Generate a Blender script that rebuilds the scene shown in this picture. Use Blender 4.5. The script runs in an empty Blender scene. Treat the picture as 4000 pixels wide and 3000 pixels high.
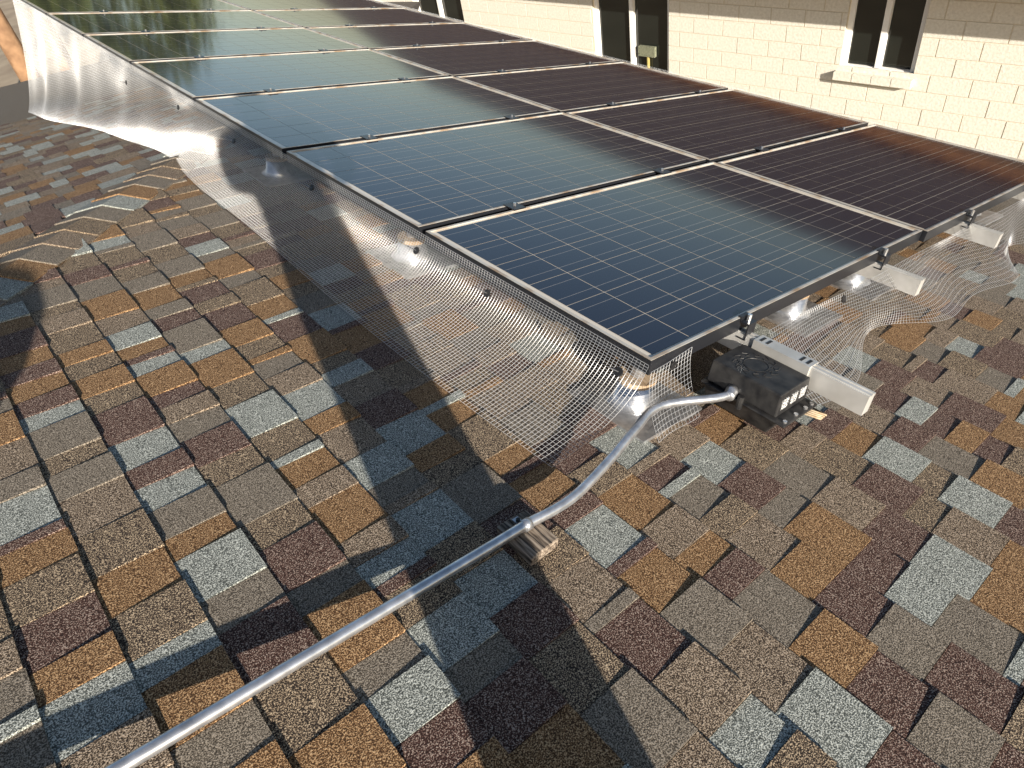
import bpy, bmesh, math, random
from mathutils import Vector as V, Matrix
random.seed(4)
CR=[[0.75379, -0.6533, 0.0707], [-0.32564, -0.46483, -0.82334], [0.57075, 0.5976, -0.56312]]
CC=[-1.2809, -0.8394, 0.91]
FP=2689.90
UP=[-0.26587, 0.03159, 0.96349]
WD=[-0.10432, 0.99265, -0.06133]
WN=[0.95835, 0.11681, 0.26062]

sc=bpy.context.scene; col=sc.collection
R_=[V(r) for r in CR]; CAM=V(CC); up=V(UP).normalized(); wd=V(WD).normalized(); wn=V(WN).normalized()
ez=up; ex=(V((1,0,0))-up*up.x).normalized(); ey=ez.cross(ex)
M=Matrix((ex,ey,ez)).to_4x4()          # roof frame (u,v,n) -> world, Z up
def W(p): return M@V(p)
# ---- camera
cd=bpy.data.cameras.new('camera'); cam=bpy.data.objects.new('camera',cd); col.objects.link(cam)
cd.sensor_width=36; cd.lens=36*FP/4000; cd.clip_end=500; cd.clip_start=.02
m3=Matrix((R_[0],-R_[1],-R_[2])).transposed().to_4x4(); m3.translation=CAM
cam.matrix_world=M@m3; sc.camera=cam
# ---- sky and sun
L=V((.40,1,-.32)).normalized(); Lw=(M.to_3x3()@L).normalized()
wo=bpy.data.worlds.new('World'); sc.world=wo; wo.use_nodes=True; nt=wo.node_tree
sk=nt.nodes.new('ShaderNodeTexSky'); sk.sky_type='NISHITA'; sk.sun_disc=False
sk.sun_elevation=math.asin(-Lw.z); sk.sun_rotation=math.atan2(-Lw.x,-Lw.y)
bg=nt.nodes['Background']; bg.inputs[1].default_value=.062; nt.links.new(sk.outputs[0],bg.inputs[0])
sd=bpy.data.lights.new('sun','SUN'); sd.energy=5.0; sd.angle=math.radians(.53); sd.color=(1,.91,.79)
sun=bpy.data.objects.new('sun',sd); col.objects.link(sun); sun.rotation_euler=Lw.to_track_quat('-Z','Y').to_euler()
sc.view_settings.view_transform='Standard'; sc.view_settings.look='None'; sc.view_settings.exposure=1.1
# ---- helpers
def ray(x,y): return R_[0]*((x-2000)/FP)+R_[1]*((y-1500)/FP)+R_[2]
def onp(x,y,h):
    d=ray(x,y); return CAM+d*((-h-CAM.z)/d.z)
WALLD=8.24
def onw(x,y):
    d=ray(x,y); P=CAM+d*(WALLD/d.dot(wn)); Q=P-(CAM+wn*WALLD); return Q.dot(wd),Q.dot(up)
def tag(o,label,cat,group=None):
    o['label']=label; o['category']=cat
    if group:o['group']=group
    return o
def link(name,me,parent=None,mat=None,loc=None,frame=True):
    o=bpy.data.objects.new(name,me); col.objects.link(o)
    if mat is not None and me is not None and not me.materials: me.materials.append(mat)
    l=Matrix.Translation(V(loc)) if loc is not None else Matrix.Identity(4)
    if parent: o.parent=parent; o.matrix_local=l
    else: o.matrix_world=(M if frame else Matrix.Identity(4))@l
    return o
def mesh(name,vs,fs,smooth=False):
    me=bpy.data.meshes.new(name); me.from_pydata([tuple(v) for v in vs],[],fs); me.update()
    if smooth:
        for p in me.polygons:p.use_smooth=True
    return me
BF=[(0,3,2,1),(4,5,6,7),(0,1,5,4),(1,2,6,5),(2,3,7,6),(3,0,4,7)]
class B:
    def __init__(s): s.v=[];s.f=[]
    def hexa(s,q):
        k=len(s.v); s.v+=[V(a) for a in q]; s.f+=[tuple(i+k for i in f) for f in BF]; return s
    def box(s,a,b):
        x0,y0,z0=a;x1,y1,z1=b
        return s.hexa([(x0,y0,z0),(x1,y0,z0),(x1,y1,z0),(x0,y1,z0),(x0,y0,z1),(x1,y0,z1),(x1,y1,z1),(x0,y1,z1)])
    def tube(s,pts,r,n=8,cap=True):
        pts=[V(p) for p in pts]; rs=r if isinstance(r,(list,tuple)) else [r]*len(pts); k=len(s.v); ref=V((.31,.17,.93))
        for i,p in enumerate(pts):
            t=(pts[min(i+1,len(pts)-1)]-pts[max(i-1,0)]).normalized()
            a=t.cross(ref)
            if a.length<.05:a=t.cross(V((1,0,0)))
            a.normalize(); b=t.cross(a)
            for j in range(n):
                g=2*math.pi*j/n; s.v.append(p+(a*math.cos(g)+b*math.sin(g))*rs[i])
        for i in range(len(pts)-1):
            for j in range(n):
                j2=(j+1)%n; s.f.append((k+i*n+j,k+i*n+j2,k+(i+1)*n+j2,k+(i+1)*n+j))
        if cap: s.f.append(tuple(k+j for j in range(n))[::-1]); s.f.append(tuple(k+(len(pts)-1)*n+j for j in range(n)))
        return s
    def mk(s,name,mat,parent=None,loc=None,smooth=False,frame=True):
        return link(name,mesh(name,s.v,s.f,smooth),parent,mat,loc,frame)
def mat(name,c,rough=.6,metal=0,spec=.5):
    m=bpy.data.materials.new(name); m.use_nodes=True; b=m.node_tree.nodes['Principled BSDF']
    b.inputs['Base Color'].default_value=(*c,1); b.inputs['Roughness'].default_value=rough; b.inputs['Metallic'].default_value=metal; b.inputs['Specular IOR Level'].default_value=spec
    return m
def noisy(name,stops,scale,rough=.9,bump=0,bs=None,metal=0,spec=.3,stretch=None,detail=2,coord='Object'):
    m=mat(name,(.5,.5,.5),rough,metal,spec); n=m.node_tree; b=n.nodes['Principled BSDF']
    tc=n.nodes.new('ShaderNodeTexCoord'); nz=n.nodes.new('ShaderNodeTexNoise'); nz.inputs['Scale'].default_value=scale; nz.inputs['Detail'].default_value=detail
    src=tc.outputs[coord]
    if stretch:
        mp=n.nodes.new('ShaderNodeMapping'); mp.inputs['Scale'].default_value=stretch; n.links.new(src,mp.inputs[0]); src=mp.outputs[0]
    n.links.new(src,nz.inputs['Vector']); r=n.nodes.new('ShaderNodeValToRGB'); e=r.color_ramp.elements
    while len(e)<len(stops): e.new(.5)
    for el,(p,c) in zip(e,stops): el.position=p; el.color=(*c,1)
    n.links.new(nz.outputs['Fac'],r.inputs[0]); n.links.new(r.outputs[0],b.inputs['Base Color'])
    if bump:
        bp=n.nodes.new('ShaderNodeBump'); bp.inputs['Strength'].default_value=bump; bp.inputs['Distance'].default_value=bs or .002
        n.links.new(nz.outputs['Fac'],bp.inputs['Height']); n.links.new(bp.outputs[0],b.inputs['Normal'])
    return m
def gran(name,a,b,c):   # mineral granules: three grain colours
    return noisy(name,[(.36,tuple(x*.5 for x in a)),(.45,a),(.53,b),(.67,c)],400,.95,.6,.002,detail=1)
DK=(.03,.022,.018)
SH=[gran('granule_maroon',(.035,.016,.012),(.085,.04,.03),(.34,.27,.22)),gran('granule_ochre',(.08,.04,.016),(.21,.115,.05),(.46,.31,.17)),
    gran('granule_sage',(.10,.11,.10),(.25,.26,.235),(.52,.54,.49)),gran('granule_taupe',(.08,.066,.05),(.175,.148,.115),(.30,.26,.21)),
    gran('granule_mixed',DK,(.155,.11,.07),(.47,.37,.25)),gran('granule_dun',(.05,.035,.025),(.20,.15,.10),(.42,.34,.26))]
WT=[4,4,3.2,3.4,3.2,3]
H=.23; EXP=.139
frame_m=mat('black_anodised_frame',(.012,.013,.016),.32,.0,.6); lip_m=noisy('dusty_frame_top',[(.35,(.30,.21,.13)),(.5,(.46,.43,.38)),(.7,(.50,.49,.46))],9,.35,metal=.2,spec=.6)
alu=noisy('mill_aluminium',[(.3,(.50,.49,.46)),(.7,(.68,.67,.64))],14,.42,metal=.55); galv=noisy('galvanised_steel',[(.3,(.42,.43,.45)),(.7,(.68,.69,.71))],40,.3,metal=.85)
wire_m=mat('galvanised_wire',(.62,.63,.64),.45,.5); black=noisy('black_plastic',[(.3,(.010,.010,.011)),(.7,(.035,.034,.033))],30,.45,.15)
steel=mat('stainless_bolt',(.7,.7,.7),.25,.9)
# ---- ground
g=link('ground',mesh('ground',[(-250,-250,0),(250,-250,0),(250,250,0),(-250,250,0)],[(0,1,2,3)]),None,noisy('dry_ground',[(.3,(.22,.17,.12)),(.7,(.34,.28,.2))],.6),(0,0,-5.2),False); g['kind']='structure'
# ---- roof planes
HP=V((-.95,2.05,-H)); N2=V((-.171,.162,.92)).normalized(); HD=V((.27,.285,0)).normalized()
def p2(u,v): return HP.z-((u-HP.x)*N2.x+(v-HP.y)*N2.y)/N2.z
def side(u,v): return (u-HP.x)*HD.y-(v-HP.y)*HD.x      # >0: near slope
def gz(u,v): return -H if side(u,v)>=0 else p2(u,v)
hb=lambda t:(HP.x+HD.x*t,HP.y+HD.y*t)
A=hb(-6);Bh=hb(9)
roof=link('roof',mesh('roof',[(A[0],A[1],-H-.012),(A[0]+1,-4,-H-.012),(3.55,-4,-H-.012),(3.55,Bh[1],-H-.012),(Bh[0],Bh[1],-H-.012),
   (-8,12,p2(-8,12)-.012),(Bh[0]-2,14,p2(Bh[0]-2,14)-.012)],[(0,1,2,3,4),(0,4,6,5)]),None,SH[3]); roof['kind']='structure'
def shingle(u0,v0,v1,thick,mi):
    b=.0035; z=-H; j=random.uniform(-.002,.002)
    return [(u0-.004,v0,z-.012),(u0+EXP+j,v0,z-.012),(u0+EXP+j,v1,z-.012),(u0-.004,v1,z-.012),(u0-.004,v0,z+.0005),(u0+EXP+j,v0,z+thick),(u0+EXP+j,v1,z+thick),(u0-.004,v1,z+.0005)]
U0=-1.119-3*EXP; items=[]
def pick(last):
    while True:
        k=random.choices(range(6),WT)[0]
        if k!=last:return k
for c in range(-3,30):
    u=U0+c*EXP; v=-1.4+random.uniform(0,.2); last=-1; tooth=c%2
    while v<3.6:
        w=random.choice((.03,.075,.10,.115,.13,.15)) if tooth else random.choice((.07,.09,.115,.135))
        last=pick(last)
        if side(u+EXP*.5,v+w)>.02:
            d=(V((u,v,-H))-CAM); 
            if d.dot(R_[2])>.25: items.append((d.length,shingle(u,v,v+w-.0012,(.0115 if tooth else .0055)+random.uniform(-.001,.0015)+.0015,last),last))
        v+=w; tooth=not tooth
items.sort(key=lambda a:a[0])
for _,q,k in items[:300]: B().hexa(q).mk('shingle',SH[k],roof)
for k in range(6):
    b=B()
    for _,q,kk in items[300:]:
        if kk==k:b.hexa(q)
    if b.v: b.mk('shingle_field',SH[k],roof)['kind']='stuff'
# far slope courses, down +V ; laid in its own plane
vd=(V((0,1,0))-N2*N2.y).normalized(); ud=vd.cross(N2).normalized()
fb=[B() for _ in range(6)]
for c in range(-22,36):
    s=c*EXP; x=-5+random.uniform(0,.2); last=-1; tooth=0
    while x<7:
        w=random.choice((.08,.12,.15,.18)); last=pick(last); P=HP+vd*s+ud*x
        if side(P.x,P.y)<-.03 and -5.5<P.x<3 and side((P+ud*w).x,(P+ud*w).y)<-.03:
            th=.011 if tooth else .0055; q=[P-N2*.012,P+ud*(w-.001)-N2*.012,P+ud*(w-.001)+vd*EXP-N2*.012,P+vd*EXP-N2*.012,P+N2*.0005,P+ud*(w-.001)+N2*.0005,P+ud*(w-.001)+vd*EXP+N2*th,P+vd*EXP+N2*th]
            fb[last].hexa(q)
        x+=w; tooth=not tooth
for k in range(6): fb[k].mk('far_slope_shingle_field',SH[k],roof)['kind']='stuff'
for i in range(34):    # hip caps
    t=-3+i*.135; a=hb(t); P=V((a[0],a[1],-H)); n1=V((HD.y,-HD.x,0)); n2=(N2.cross(V((HD.x,HD.y,0)))).normalized()
    if side(*(P+n2).xy)>0:n2=-n2
    D=V((HD.x,HD.y,0)); z0,z1=.006,.014; wv=.13; Z=V((0,0,1))
    v=[P+D*.19+Z*z0+n1*wv,P+D*.19+Z*(z0+.012),P+D*.19+n2*wv+N2*z0,P+n1*wv+Z*z1,P+Z*(z1+.012),P+n2*wv+N2*z1]
    v+=[a-Z*.012 for a in v]
    link('hip_cap',mesh('hip_cap',v,[(0,1,4,3),(1,2,5,4),(3,4,10,9),(4,5,11,10),(0,3,9,6),(2,8,11,5),(0,6,7,1),(1,7,8,2)]),roof,SH[(i*5+3)%6 if i%3 else 3])
# ---- solar array
PW,PL,GV,GU=.99,1.665,.0416,.008
cell_m=mat('blue_black_silicon',(.008,.010,.022),.085,0,.5); n=cell_m.node_tree; b=n.nodes['Principled BSDF']; b.inputs['IOR'].default_value=1.5
tc=n.nodes.new('ShaderNodeTexCoord'); sx=n.nodes.new('ShaderNodeSeparateXYZ'); n.links.new(tc.outputs['Object'],sx.inputs[0])
mo=n.nodes.new('ShaderNodeMath'); mo.operation='PINGPONG'; mo.inputs[1].default_value=.039; n.links.new(sx.outputs[1],mo.inputs[0])
gt=n.nodes.new('ShaderNodeMath'); gt.operation='GREATER_THAN'; gt.inputs[1].default_value=.0381; n.links.new(mo.outputs[0],gt.inputs[0])
mx=n.nodes.new('ShaderNodeMix'); mx.data_type='RGBA'; mx.inputs[6].default_value=(.008,.010,.022,1); mx.inputs[7].default_value=(.20,.19,.18,1)
n.links.new(gt.outputs[0],mx.inputs[0]); n.links.new(mx.outputs[2],b.inputs['Base Color'])
back_m=mat('white_backsheet',(.55,.50,.42),.085); CS=.156; PU=(PL-.06)/10; PV=(PW-.04)/6
cell_me=mesh('cell',[(-CS/2-.001,-.0778,0),(CS/2+.001,-.0778,0),(CS/2+.001,.0778,0),(-CS/2-.001,.0778,0)],[(0,1,2,3)]); cell_me.materials.append(cell_m)
ORD=['first','second','third','fourth','fifth','sixth','seventh','eighth']; ncell=0
clamp_u=(.42,1.30)
for r in range(8):
  for c in range(2):
    o=(c*(PL+GU),r*(PW+GV)-(.016 if c else 0),0)
    e=link('solar_panel',None,None,None,o); tag(e,'black framed solar panel, %s row from the junction box corner, %s column'%(ORD[r],('left','right')[c]),'solar panel','roof solar panels')
    f=B(); f.box((0,0,-.044),(PL,.007,0)).box((0,PW-.007,-.044),(PL,PW,0)).box((0,.007,-.044),(.007,PW-.007,0)).box((PL-.007,.007,-.044),(PL,PW-.007,0)); fo=f.mk('frame',frame_m,e)
    l=B(); l.box((.001,.001,-.003),(PL-.001,.011,.0012)).box((.001,PW-.011,-.003),(PL-.001,PW-.001,.0012)).box((.001,.011,-.003),(.011,PW-.011,.0012)).box((PL-.011,.011,-.003),(PL-.001,PW-.011,.0012)); l.mk('frame_lip',lip_m,fo)
    B().box((.0075,.0075,-.006),(PL-.0075,PW-.0075,-.0035)).mk('backsheet',back_m,e)
    if (r,c) in ((0,0),(0,1),(1,0),(1,1),(2,0)):
        for i in range(10):
            for j in range(6): link('cell',cell_me,e,None,(.03+PU*(i+.5),.02+PV*(j+.5),-.0028))
    else:
        vs=[];fs=[]
        for i in range(10):
            for j in range(6):
                k=len(vs);x=PU*(i-4.5);y=PV*(j-2.5)+PV/2; vs+=[(x+a*.079,y+d*.0778,0) for a,d in((-1,-1),(1,-1),(1,1),(-1,1))]; fs.append((k,k+1,k+2,k+3))
        q=link('cell_field',mesh('cells',vs,fs),e,cell_m,(PL/2,.02+PV*2.5,-.0028)); q['kind']='stuff'
    for u in clamp_u:      # mid clamps at back edge, end clamps at the front row
        B().box((u-.028,PW-.012,.0015),(u+.028,PW+GV+.012,.006)).mk('clamp',frame_m,e); B().tube([(u,PW+GV/2,.005),(u,PW+GV/2,.017)],.006,6).mk('clamp_bolt',steel,e)
        if r==0:
            k=B(); k.box((u-.02,-.032,-.060),(u+.02,-.003,-.056)).box((u-.02,-.032,-.056),(u+.02,-.028,-.006)).box((u-.02,-.028,-.012),(u+.02,-.003,-.006)).box((u-.02,-.004,-.006),(u+.02,.008,.006)); k.mk('end_clamp',alu if False else frame_m,e)
            B().tube([(u,-.016,-.008),(u,-.016,.014)],.007,8).mk('clamp_bolt',steel,e)
nm=['under the black junction box','left of the two rail ends poking through the right mesh','right of the two rail ends poking through the right mesh','nearest the house wall']
for i,u in enumerate((.42,1.30,1.673+.42,1.673+1.30)):
    rl=link('mounting_rail',None,None,None,(u,0,0)); tag(rl,'aluminium mounting rail '+nm[i],'rail','array rails'); y0=-.40 if i==0 else -.17
    B().box((-.018,y0,-.105),(.018,8.1,-.0445)).mk('rail_body',alu,rl); B().box((-.012,y0-.002,-.0465),(-.006,8,-.0415)).box((.006,y0-.002,-.0465),(.012,8,-.0415)).mk('rail_lips',alu,rl)
    if i==0:
        s=B().box((-.024,-.235,-.098),(.024,-.06,-.0400)).mk('splice_sleeve',alu,rl)
        for y in(-.22,-.20,-.095,-.075): B().box((-.014,y-.004,-.0402),(.014,y+.004,-.0392)).mk('slot',black,s)
foot=[(.10,.10,'below the near left panel corner'),(1.02,.14,'behind the front mesh, left of two'),(1.50,.14,'behind the front mesh, right of two'),(2.9,.2,'at the far right front under the array'),(.12,1.25,'under the left edge of the second row'),(.12,2.4,'under the left edge of the third row')]
for u,v,t in foot:
    fl=link('post_flashing',None,None,None,(u,v,-H)); tag(fl,'galvanised post flashing '+t,'flashing','post flashings')
    B().box((-.13,-.15,.004),(.13,.13,.0145)).mk('plate',galv,fl); B().tube([(0,0,.012),(0,0,.03),(0,0,.085)],[.085,.06,.052],20).mk('cone',galv,fl,None,True)
    B().tube([(0,0,.08),(0,0,.095)],.056,20).mk('collar',noisy('weathered_collar',[(.3,(.25,.17,.1)),(.7,(.45,.36,.26))],30),fl); B().tube([(0,0,.09),(0,0,H-.105)],.02,10).mk('post',galv,fl)
# ---- wire mesh skirts (12.7 mm hardware cloth)
PT=.0127
def cloth(name,label,fn,length,rows,fast):
    e=link(name,None); tag(e,label,'wire mesh','bird guard mesh'); n=int(length/PT); G=[[V(fn(i*PT,j/(rows-1))) for j in range(rows)] for i in range(n+1)]
    b=B(); r=.0005
    for i in range(n+1): b.tube(G[i],r,3,False)
    b.mk('upright_wires',wire_m,e)['kind']='stuff'; b=B()
    for j in range(rows): b.tube([G[i][j]+V((0,0,.001)) for i in range(n+1)],r,3,False)
    b.mk('long_wires',wire_m,e)['kind']='stuff'
    for s,q in fast:
        P=V(fn(s,q)); nv=(V(fn(s,q+.05))-P).cross(V(fn(s+.05,q))-P).normalized()
        if nv.dot(CAM-P)<0:nv=-nv
        B().tube([P,P+nv*.004],.013,12).mk('washer',black,e); B().tube([P+nv*.004,P+nv*.03+V((0,.02,.0))],.0012,4).mk('pin',steel,e)
def sm(x): x=max(0,min(1,x)); return x*x*(3-2*x)
def left(s,t):
    v=s; out=.30-.13*sm((v-2.2)/1.2)+.02*math.sin(v*2.3); k=.05*math.sin(v*5.1+1)*sm(v/.6)+.03*math.sin(v*11)*sm((v-1)/1)
    z=gz(-out,v)+.016; z1=z*.78-.0
    x=-.006*(1-t)**2+2*t*(1-t)*(-.035-.3*k)-out*t*t; y=v+.5*k*t*(1-t)+.02*t; n=-.012*(1-t)**2+2*t*(1-t)*z1+z*t*t
    return (x,y,max(n,gz(x,y)+.014))
cloth('bird_guard_mesh','galvanised wire mesh draped from the left panel edge onto the shingles',left,7.4,42,[(.07,.18),(.62,.2),(1.0,.2),(1.75,.22),(2.5,.22),(3.3,.2),(4.2,.2)])
def fr(s,t): return (.0+s,-.006-.03*t+.006*math.sin(s*40)*t,-.020-.185*t+.02*(t<.2)*s)
cloth('bird_guard_mesh','small ragged wire mesh flap hanging at the near corner behind the conduit',lambda s,t:(s,-.008-.07*t*t+.006*math.sin(s*30)*t,-.03+.025*sm(s/.25)-.185*t),.17,16,[(.09,.1)])
def rg(s,t):
    u=.50+s; wv=.05*math.sin(u*4.2)+.035*math.sin(u*9+1); o=-.05-.10*t-(.06+wv)*t*t*1.2+.06*wv
    return (u+.02*math.sin(u*7)*t,o-.03*math.sin(math.pi*t)*math.sin(u*6),-.050+(-H+.016+.050)*t)
cloth('bird_guard_mesh','wavy wire mesh hanging along the front edge right of the junction box',rg,2.7,18,[(.45,.12),(1.6,.12)])
cloth('bird_guard_mesh','wire mesh strip standing along the far array edge before the house',lambda s,t:(2*PL+GU+.008,s,  .010-.2*t),7.5,17,[])
# ---- junction box
jb=link('junction_box',None,None,None,(0,0,0)); tag(jb,'black plastic combiner box with sun relief hung beside the rail end','junction box')
x0,x1,y0,y1=.235,.398,-.255,-.035
def slab(a,b,za,zb,name,m,par):
    (ax0,ay0,ax1,ay1),(bx0,by0,bx1,by1)=a,b
    o=B().hexa([(ax0,ay0,za),(ax1,ay0,za),(ax1,ay1,za),(ax0,ay1,za),(bx0,by0,zb),(bx1,by0,zb),(bx1,by1,zb),(bx0,by1,zb)]).mk(name,m,par)
    bv=o.modifiers.new('bevel','BEVEL'); bv.width=.004; bv.segments=2; return o
slab((x0-.012,y0-.035,x1,y1+.01),(x0-.012,y0-.035,x1,y1+.01),-.137,-.129,'flange',black,jb)
slab((x0,y0,x1-.004,y1),(x0+.006,y0+.006,x1-.008,y1),-.129,-.062,'cover',black,jb); slab((x0+.02,y0+.02,x1-.02,y1),(x0-.004,y0-.01,x1-.004,y1),-.20,-.137,'base',black,jb)
cxr,cyr=(x0+x1)/2,(y0+y1)/2+.02; b=B(); b.tube([(cxr+.034*math.cos(a*.2618),cyr+.034*math.sin(a*.2618),-.0615) for a in range(25)],.0012,5)
for k in range(12):
    a=k*math.pi/6; b.tube([(cxr+math.cos(a+.18*math.sin(q*2))*(.04+.006*q),cyr+math.sin(a+.18*math.sin(q*2))*(.04+.006*q),-.0615) for q in range(5)],.0011,5)
b.mk('sun_relief',black,jb)
for i in range(3): B().box((x0+.02+i*.045,y0+.0015,-.115),(x0+.05+i*.045,y0+.004,-.08)).mk('sticker',noisy('worn_label',[(.45,(.02,.02,.02)),(.52,(.5,.5,.5))],260),jb)
for x,y in((x0+.005,y0-.025),(x0+.06,y0-.025),(x0+.11,y0-.025),(x1-.02,y0-.025)): B().tube([(x,y,-.130),(x,y,-.124)],.006,10).mk('screw',steel,jb)
B().tube([(x0-.012,y0+.10,-.150),(x0-.012,y0+.10,-.112)],.009,10).mk('screw_boss',black,jb)
for k in range(4): B().tube([(x1-.06+.01*k,y0-.02,-.142),(x1-.03+.01*k,y0-.065,-.150),(x1+.01,y0-.06+.008*k,-.156),(x1+.0,y0-.01,-.15)],.0028,6).mk('cable',noisy('tan_cable',[(.3,(.25,.17,.09)),(.7,(.45,.36,.25))],50),jb,None,True)
# ---- conduit
pts=[V((-2.2+.1*i,-.11,-.180)) for i in range(17)]+[V((-.50,-.11,-.178))]
ctl=[pts[-1],onp(2230,1950,.172),onp(2370,1810,.155),onp(2480,1680,.138),onp(2580,1585,.125),V((x0-.05,y0+.135,-.118)),V((x0+.012,y0+.14,-.116))]
sp=[]
for i in range(len(ctl)-1):
    a,b_,c_,d=ctl[max(i-1,0)],ctl[i],ctl[i+1],ctl[min(i+2,len(ctl)-1)]
    for k in range(1,7):
        t=k/6; sp.append(.5*((2*b_)+(c_-a)*t+(2*a-5*b_+4*c_-d)*t*t+(3*b_-a-3*c_+d)*t**3))
cn=link('conduit',None); tag(cn,'bent galvanised metal conduit running across the shingles into the black box','conduit')
B().tube(pts+sp,.0117,20).mk('pipe',galv,cn,None,True); e1=sp[-1]; dd=(sp[-1]-sp[-4]).normalized()
B().tube([e1-dd*.05,e1-dd*.046,e1-dd*.03,e1-dd*.028,e1-dd*.012],[.0135,.0155,.0155,.0175,.0175],14).mk('coupling',galv,cn,None,True)
su=-.505; B().tube([(su-.009,-.11,-.179),(su+.009,-.11,-.179)],.0142,18).mk('strap',galv,cn,None,True); B().box((su-.008,-.098,-.1925),(su+.008,-.072,-.189)).mk('strap_ear',galv,cn); B().tube([(su,-.083,-.190),(su,-.083,-.183)],.005,6).mk('strap_screw',black,cn)
wood=noisy('weathered_wood',[(.3,(.02,.015,.011)),(.45,(.13,.10,.075)),(.62,(.30,.245,.19)),(.8,(.42,.35,.27))],26,.85,.8,.004,stretch=(6,.6,6))
wb=link('wood_block',None,None,None,(-.507,-.118,-H+.011)); tag(wb,'cracked weathered wood block carrying the conduit on the shingles','wood block')
o=B().hexa([(-.043,-.062,0),(.043,-.055,0),(.043,.055,0),(-.043,.055,0),(-.043,-.062,.026),(.043,-.055,.026),(.043,.055,.026),(-.043,.055,.026)]).mk('timber',wood,wb); bv=o.modifiers.new('bevel','BEVEL'); bv.width=.003
for k in range(3): B().box((-.025+.022*k,-.057,.0262),(-.0235+.022*k,.05-.02*k,.0270)).mk('crack',black,wb)
# ---- neighbouring house wall
O=CAM+wn*WALLD
def wp(a,b,d=0): return O+wd*a+up*b-wn*d     # d towards the camera
Lm=Matrix((wd,-wn,up)).transposed().to_4x4(); Lm.translation=O
hs=link('house',None); hs.matrix_world=M@Lm; tag(hs,'cream painted block house wall with windows beyond the solar array','house')
paint=noisy('cream_block_paint',[(.3,(.58,.55,.47)),(.55,(.66,.63,.55)),(.75,(.72,.69,.61))],38,.9,.5,.006,detail=4); mort=noisy('cream_mortar_paint',[(.3,(.56,.50,.39)),(.7,(.64,.58,.46))],60,.95)
def hb_(a,b,c,e,f,g,name,m,par=hs): return B().box((a,e,c),(b,f,g)).mk(name,m,par)
a0,_=onw(4000,300); aL=a0-1.2; BH=.182; BW=.406
_,be=onw(3300,-35); top=onw(3640,-25)[1]+.32; bot=onw(3950,640)[1]-1.6
wins=[]
for (l,r_,yb) in ((onw(3288,200)[0],onw(3590,200)[0],onw(3420,290)[1]),(onw(2318,100)[0],onw(2613,100)[0],onw(2560,330)[1]),(onw(1612,5)[0],onw(1800,5)[0],onw(1800,150)[1])): wins.append((min(l,r_),max(l,r_),yb))
aR=wins[2][1]+2.5; ws=sorted(wins)
edges=[aL]+[x for w_ in ws for x in w_[:2]]+[aR]
for i in range(0,len(edges),2): hb_(edges[i],edges[i+1],bot,-.2,-.004,top,'wall_core',mort)
for w_ in ws: hb_(w_[0],w_[1],bot,-.2,-.004,w_[2],'wall_core',mort)
row=0; z=top-BH; nb=0
while z>bot+.6:
    x=aL+(BW/2 if row%2 else 0)
    while x<aR:
        segs=[(x+.006,x+BW-.006)]
        for w_ in wins:
            if z+BH*.6>w_[2]:
                ns=[]
                for s in segs:
                    if s[1]<=w_[0] or s[0]>=w_[1]: ns.append(s)
                    else:
                        if s[0]<w_[0]: ns.append((s[0],w_[0]))
                        if s[1]>w_[1]: ns.append((w_[1],s[1]))
                segs=ns
        for s in segs:
            if s[1]-s[0]>.03: hb_(s[0],s[1],z+.005,-.02,random.uniform(0,.003),z+BH-.005,'block',paint); nb+=1
        x+=BW
    z-=BH; row+=1
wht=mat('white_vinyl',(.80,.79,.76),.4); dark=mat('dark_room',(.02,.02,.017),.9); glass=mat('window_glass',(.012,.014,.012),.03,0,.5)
for w_ in wins:
    l,r_,zb=w_; wi=link('window',None,hs)
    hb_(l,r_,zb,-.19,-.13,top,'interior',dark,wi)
    hb_(l,l+.055,zb,-.12,-.05,top,'side_frame',wht,wi); hb_(r_-.055,r_,zb,-.12,-.05,top,'side_frame',wht,wi); hb_(l+.055,r_-.055,zb,-.12,-.05,zb+.05,'bottom_rail',wht,wi); m_=(l+r_)/2; hb_(m_-.03,m_+.03,zb+.05,-.115,-.04,top,'mullion',wht,wi)
    hb_(l+.055,m_-.03,zb+.05,-.10,-.095,top,'pane',glass,wi); hb_(m_+.03,r_-.055,zb+.05,-.09,-.085,top,'pane',glass,wi)
l,r_,zb=wins[0]
for k in range(4): 
    w4=(r_-l+.05)/4; hb_(l-.02+k*w4+.004,l-.02+(k+1)*w4-.004,zb-.085,-.05,.075,zb-.003,'sill_brick',paint)
carpet=noisy('sage_carpet',[(.35,(.10,.11,.07)),(.65,(.26,.27,.19))],60,.95,.8,.02)
ct=link('cat_tree',None); ct.matrix_world=M@Lm; tag(ct,'carpeted cat tree standing behind the middle house window','cat tree')
l,r_,zb=wins[1]; q=l+(r_-l)*.3
B().tube([(q,-.062,zb+.02),(q,-.062,zb+.34)],.022,10).mk('post',noisy('sisal',[(.3,(.25,.2,.06)),(.7,(.4,.33,.12))],80),ct); B().box((q-.12,-.084,zb+.34),(q+.14,-.035,zb+.47)).mk('perch',carpet,ct); B().box((q-.16,-.084,zb+.0),(q+.10,-.035,zb+.12)).mk('perch',carpet,ct); B().box((q+.25,-.084,zb),(q+.42,-.035,zb+.12)).mk('perch',carpet,ct)
fas=noisy('orange_fascia',[(.3,(.20,.085,.03)),(.7,(.30,.14,.05))],20); brn=noisy('brown_roofing',[(.35,(.05,.035,.03)),(.7,(.12,.085,.065))],18)
hb_(aL-.5,aR+.5,top+.02,-.3,.60,top+.06,'soffit',fas); hb_(aL-.5,aR+.5,top-.10,.60,.64,top+.10,'fascia',fas)
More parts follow.
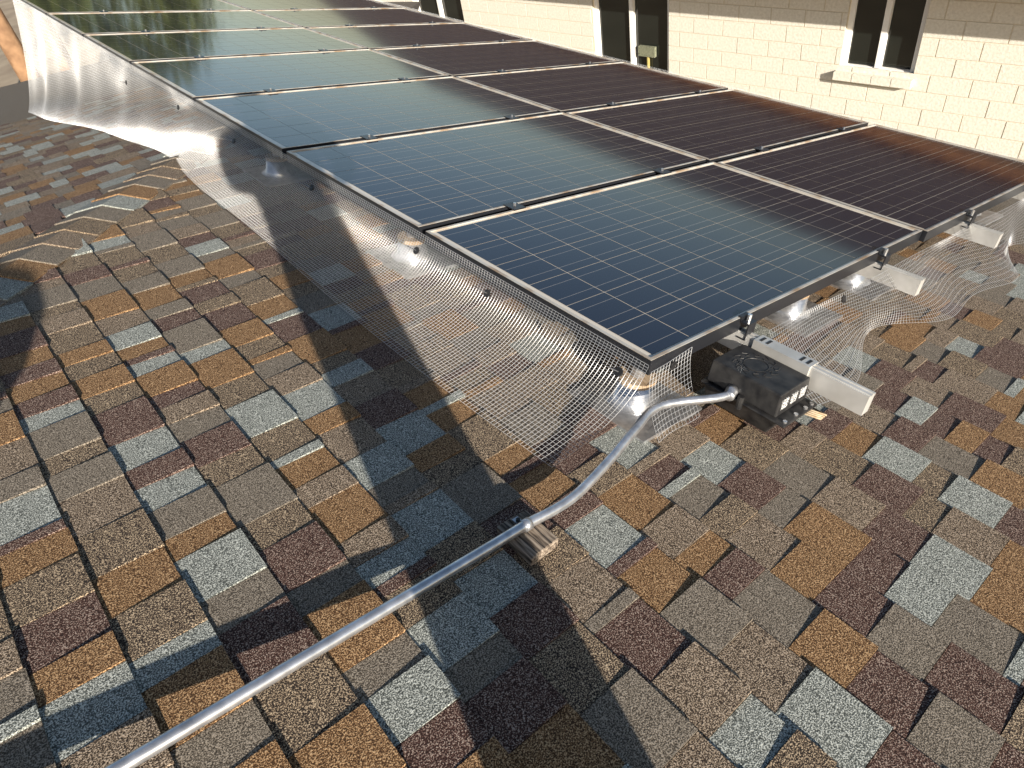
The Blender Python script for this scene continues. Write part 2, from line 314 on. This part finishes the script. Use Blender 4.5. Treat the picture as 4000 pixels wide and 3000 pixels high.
B().hexa([(aL-.5,-4,top+1.5),(aR+.5,-4,top+1.5),(aR+.5,.70,top+.07),(aL-.5,.70,top+.07),(aL-.5,-4,top+1.56),(aR+.5,-4,top+1.56),(aR+.5,.70,top+.13),(aL-.5,.70,top+.13)]).mk('house_roof',brn,hs)
# ---- trees beyond, seen mirrored in the glass
leafm=noisy('olive_foliage',[(.3,(.04,.055,.015)),(.7,(.11,.13,.035))],3); bark=noisy('palm_bark',[(.3,(.16,.09,.05)),(.7,(.30,.18,.10))],5,.9,.5,.03)
def tree(x,y,h,kind,label):
    P=W((x,y,0)); e=link('palm_tree' if kind else 'leafy_tree',None,None,None,(P.x,P.y,-5.2),False); tag(e,label,'tree')
    B().tube([(0,0,0),(.1,.05,h*.5),(0,0,h)],[.24,.18,.14] if kind else [.25,.18,.05],10).mk('trunk',bark,e,None,True)
    vs=[];fs=[]
    for k in range(900 if kind else 4500):
        if kind:
            a=(k%30)*.2094+.05; s=(k//30)/30*1.9; z=h+.9*math.sin(s*1.3+.3*(k%3))-.45*s*s*.6; c=V((math.cos(a)*s,math.sin(a)*s,z)); sz=.16
        else:
            d=V((random.gauss(0,1),random.gauss(0,1),random.gauss(0,.9))).normalized()*random.uniform(.3,1)**.5; c=V((d.x*2.2,d.y*2.2,h+d.z*2.0))*1; c+=V((math.sin(k)*.3,math.cos(k*1.7)*.3,0)); sz=.14
        p=V((random.uniform(-1,1),random.uniform(-1,1),random.uniform(-1,1)))*sz; q_=V((random.uniform(-1,1),random.uniform(-1,1),random.uniform(-1,1)))*sz; i=len(vs); vs+=[c,c+p,c+p+q_,c+q_]; fs.append((i,i+1,i+2,i+3))
    link('crown',mesh('crown',vs,fs),e,leafm)
tree(.6,17,9.5,1,'tall palm with tan trunk mirrored in the left panels'); tree(-1.6,21,11,1,'slender palm mirrored near the left array edge'); tree(4.2,19,6.2,0,'leafy tree mirrored in the middle of the panels'); tree(2.2,23,6.6,0,'olive tree beyond the palms mirrored in the far panels')
# ---- the photographer, whose legs cast the shadow, and an added shadow caster behind
pm=bpy.data.meshes.new('person_body'); J={'pel':(0,0,.92),'che':(0,0,1.28),'nek':(0,0,1.50),'hed':(0,.02,1.66),'lk':(-.06,.03,.5),'lf':(-.07,0,.05),'rk':(.06,.03,.5),'rf':(.07,0,.05),'ls':(-.19,0,1.42),'le':(-.24,.10,1.16),'lh':(-.12,.24,1.06),'rs':(.19,0,1.42),'re':(.24,.10,1.16),'rh':(.12,.24,1.06),'lt':(-.07,.16,.04),'rt':(.07,.16,.04)}
K=list(J); E_=[('pel','che'),('che','nek'),('nek','hed'),('pel','lk'),('lk','lf'),('pel','rk'),('rk','rf'),('che','ls'),('ls','le'),('le','lh'),('che','rs'),('rs','re'),('re','rh'),('lf','lt'),('rf','rt')]
pm.from_pydata([J[k] for k in K],[(K.index(a),K.index(b)) for a,b in E_],[]); pf=W((-.99,-1.22,-H))
po=link('person',pm,None,mat('dark_work_clothes',(.05,.06,.09),.9),pf,False); tag(po,'person in dark work clothes standing behind the viewpoint holding both hands forward','person')
po.rotation_euler.z=math.atan2(ey.dot(L)*1,ex.dot(L)*1)-math.pi/2-.3; sk_=po.modifiers.new('skin','SKIN'); rad={'pel':.15,'che':.16,'nek':.06,'hed':.10,'lk':.085,'rk':.085,'lf':.06,'rf':.06,'ls':.07,'rs':.07,'le':.045,'re':.045,'lh':.035,'rh':.035,'lt':.04,'rt':.04}
for i,k in enumerate(K): pm.skin_vertices[0].data[i].radius=(rad[k],rad[k]); pm.skin_vertices[0].data[i].use_root=(k=='pel')
po.modifiers.new('sub','SUBSURF').levels=2
caster=link('shadow_caster',None,None,None,(-2.27,-.95,-H)); tag(caster,'added unseen domed shape behind the viewpoint casting the rounded left shadow','shadow caster')  # invented shape out of view, added to cast the rounded shadow at left
B().tube([(0,0,0),(0,0,.72)],.09,16).mk('caster_stem',galv,caster,None,True); B().tube([(0,0,.66),(0,0,.72),(0,0,.82),(0,0,.90),(0,0,.93)],[.17,.20,.19,.12,.03],20).mk('cap',galv,caster,None,True)
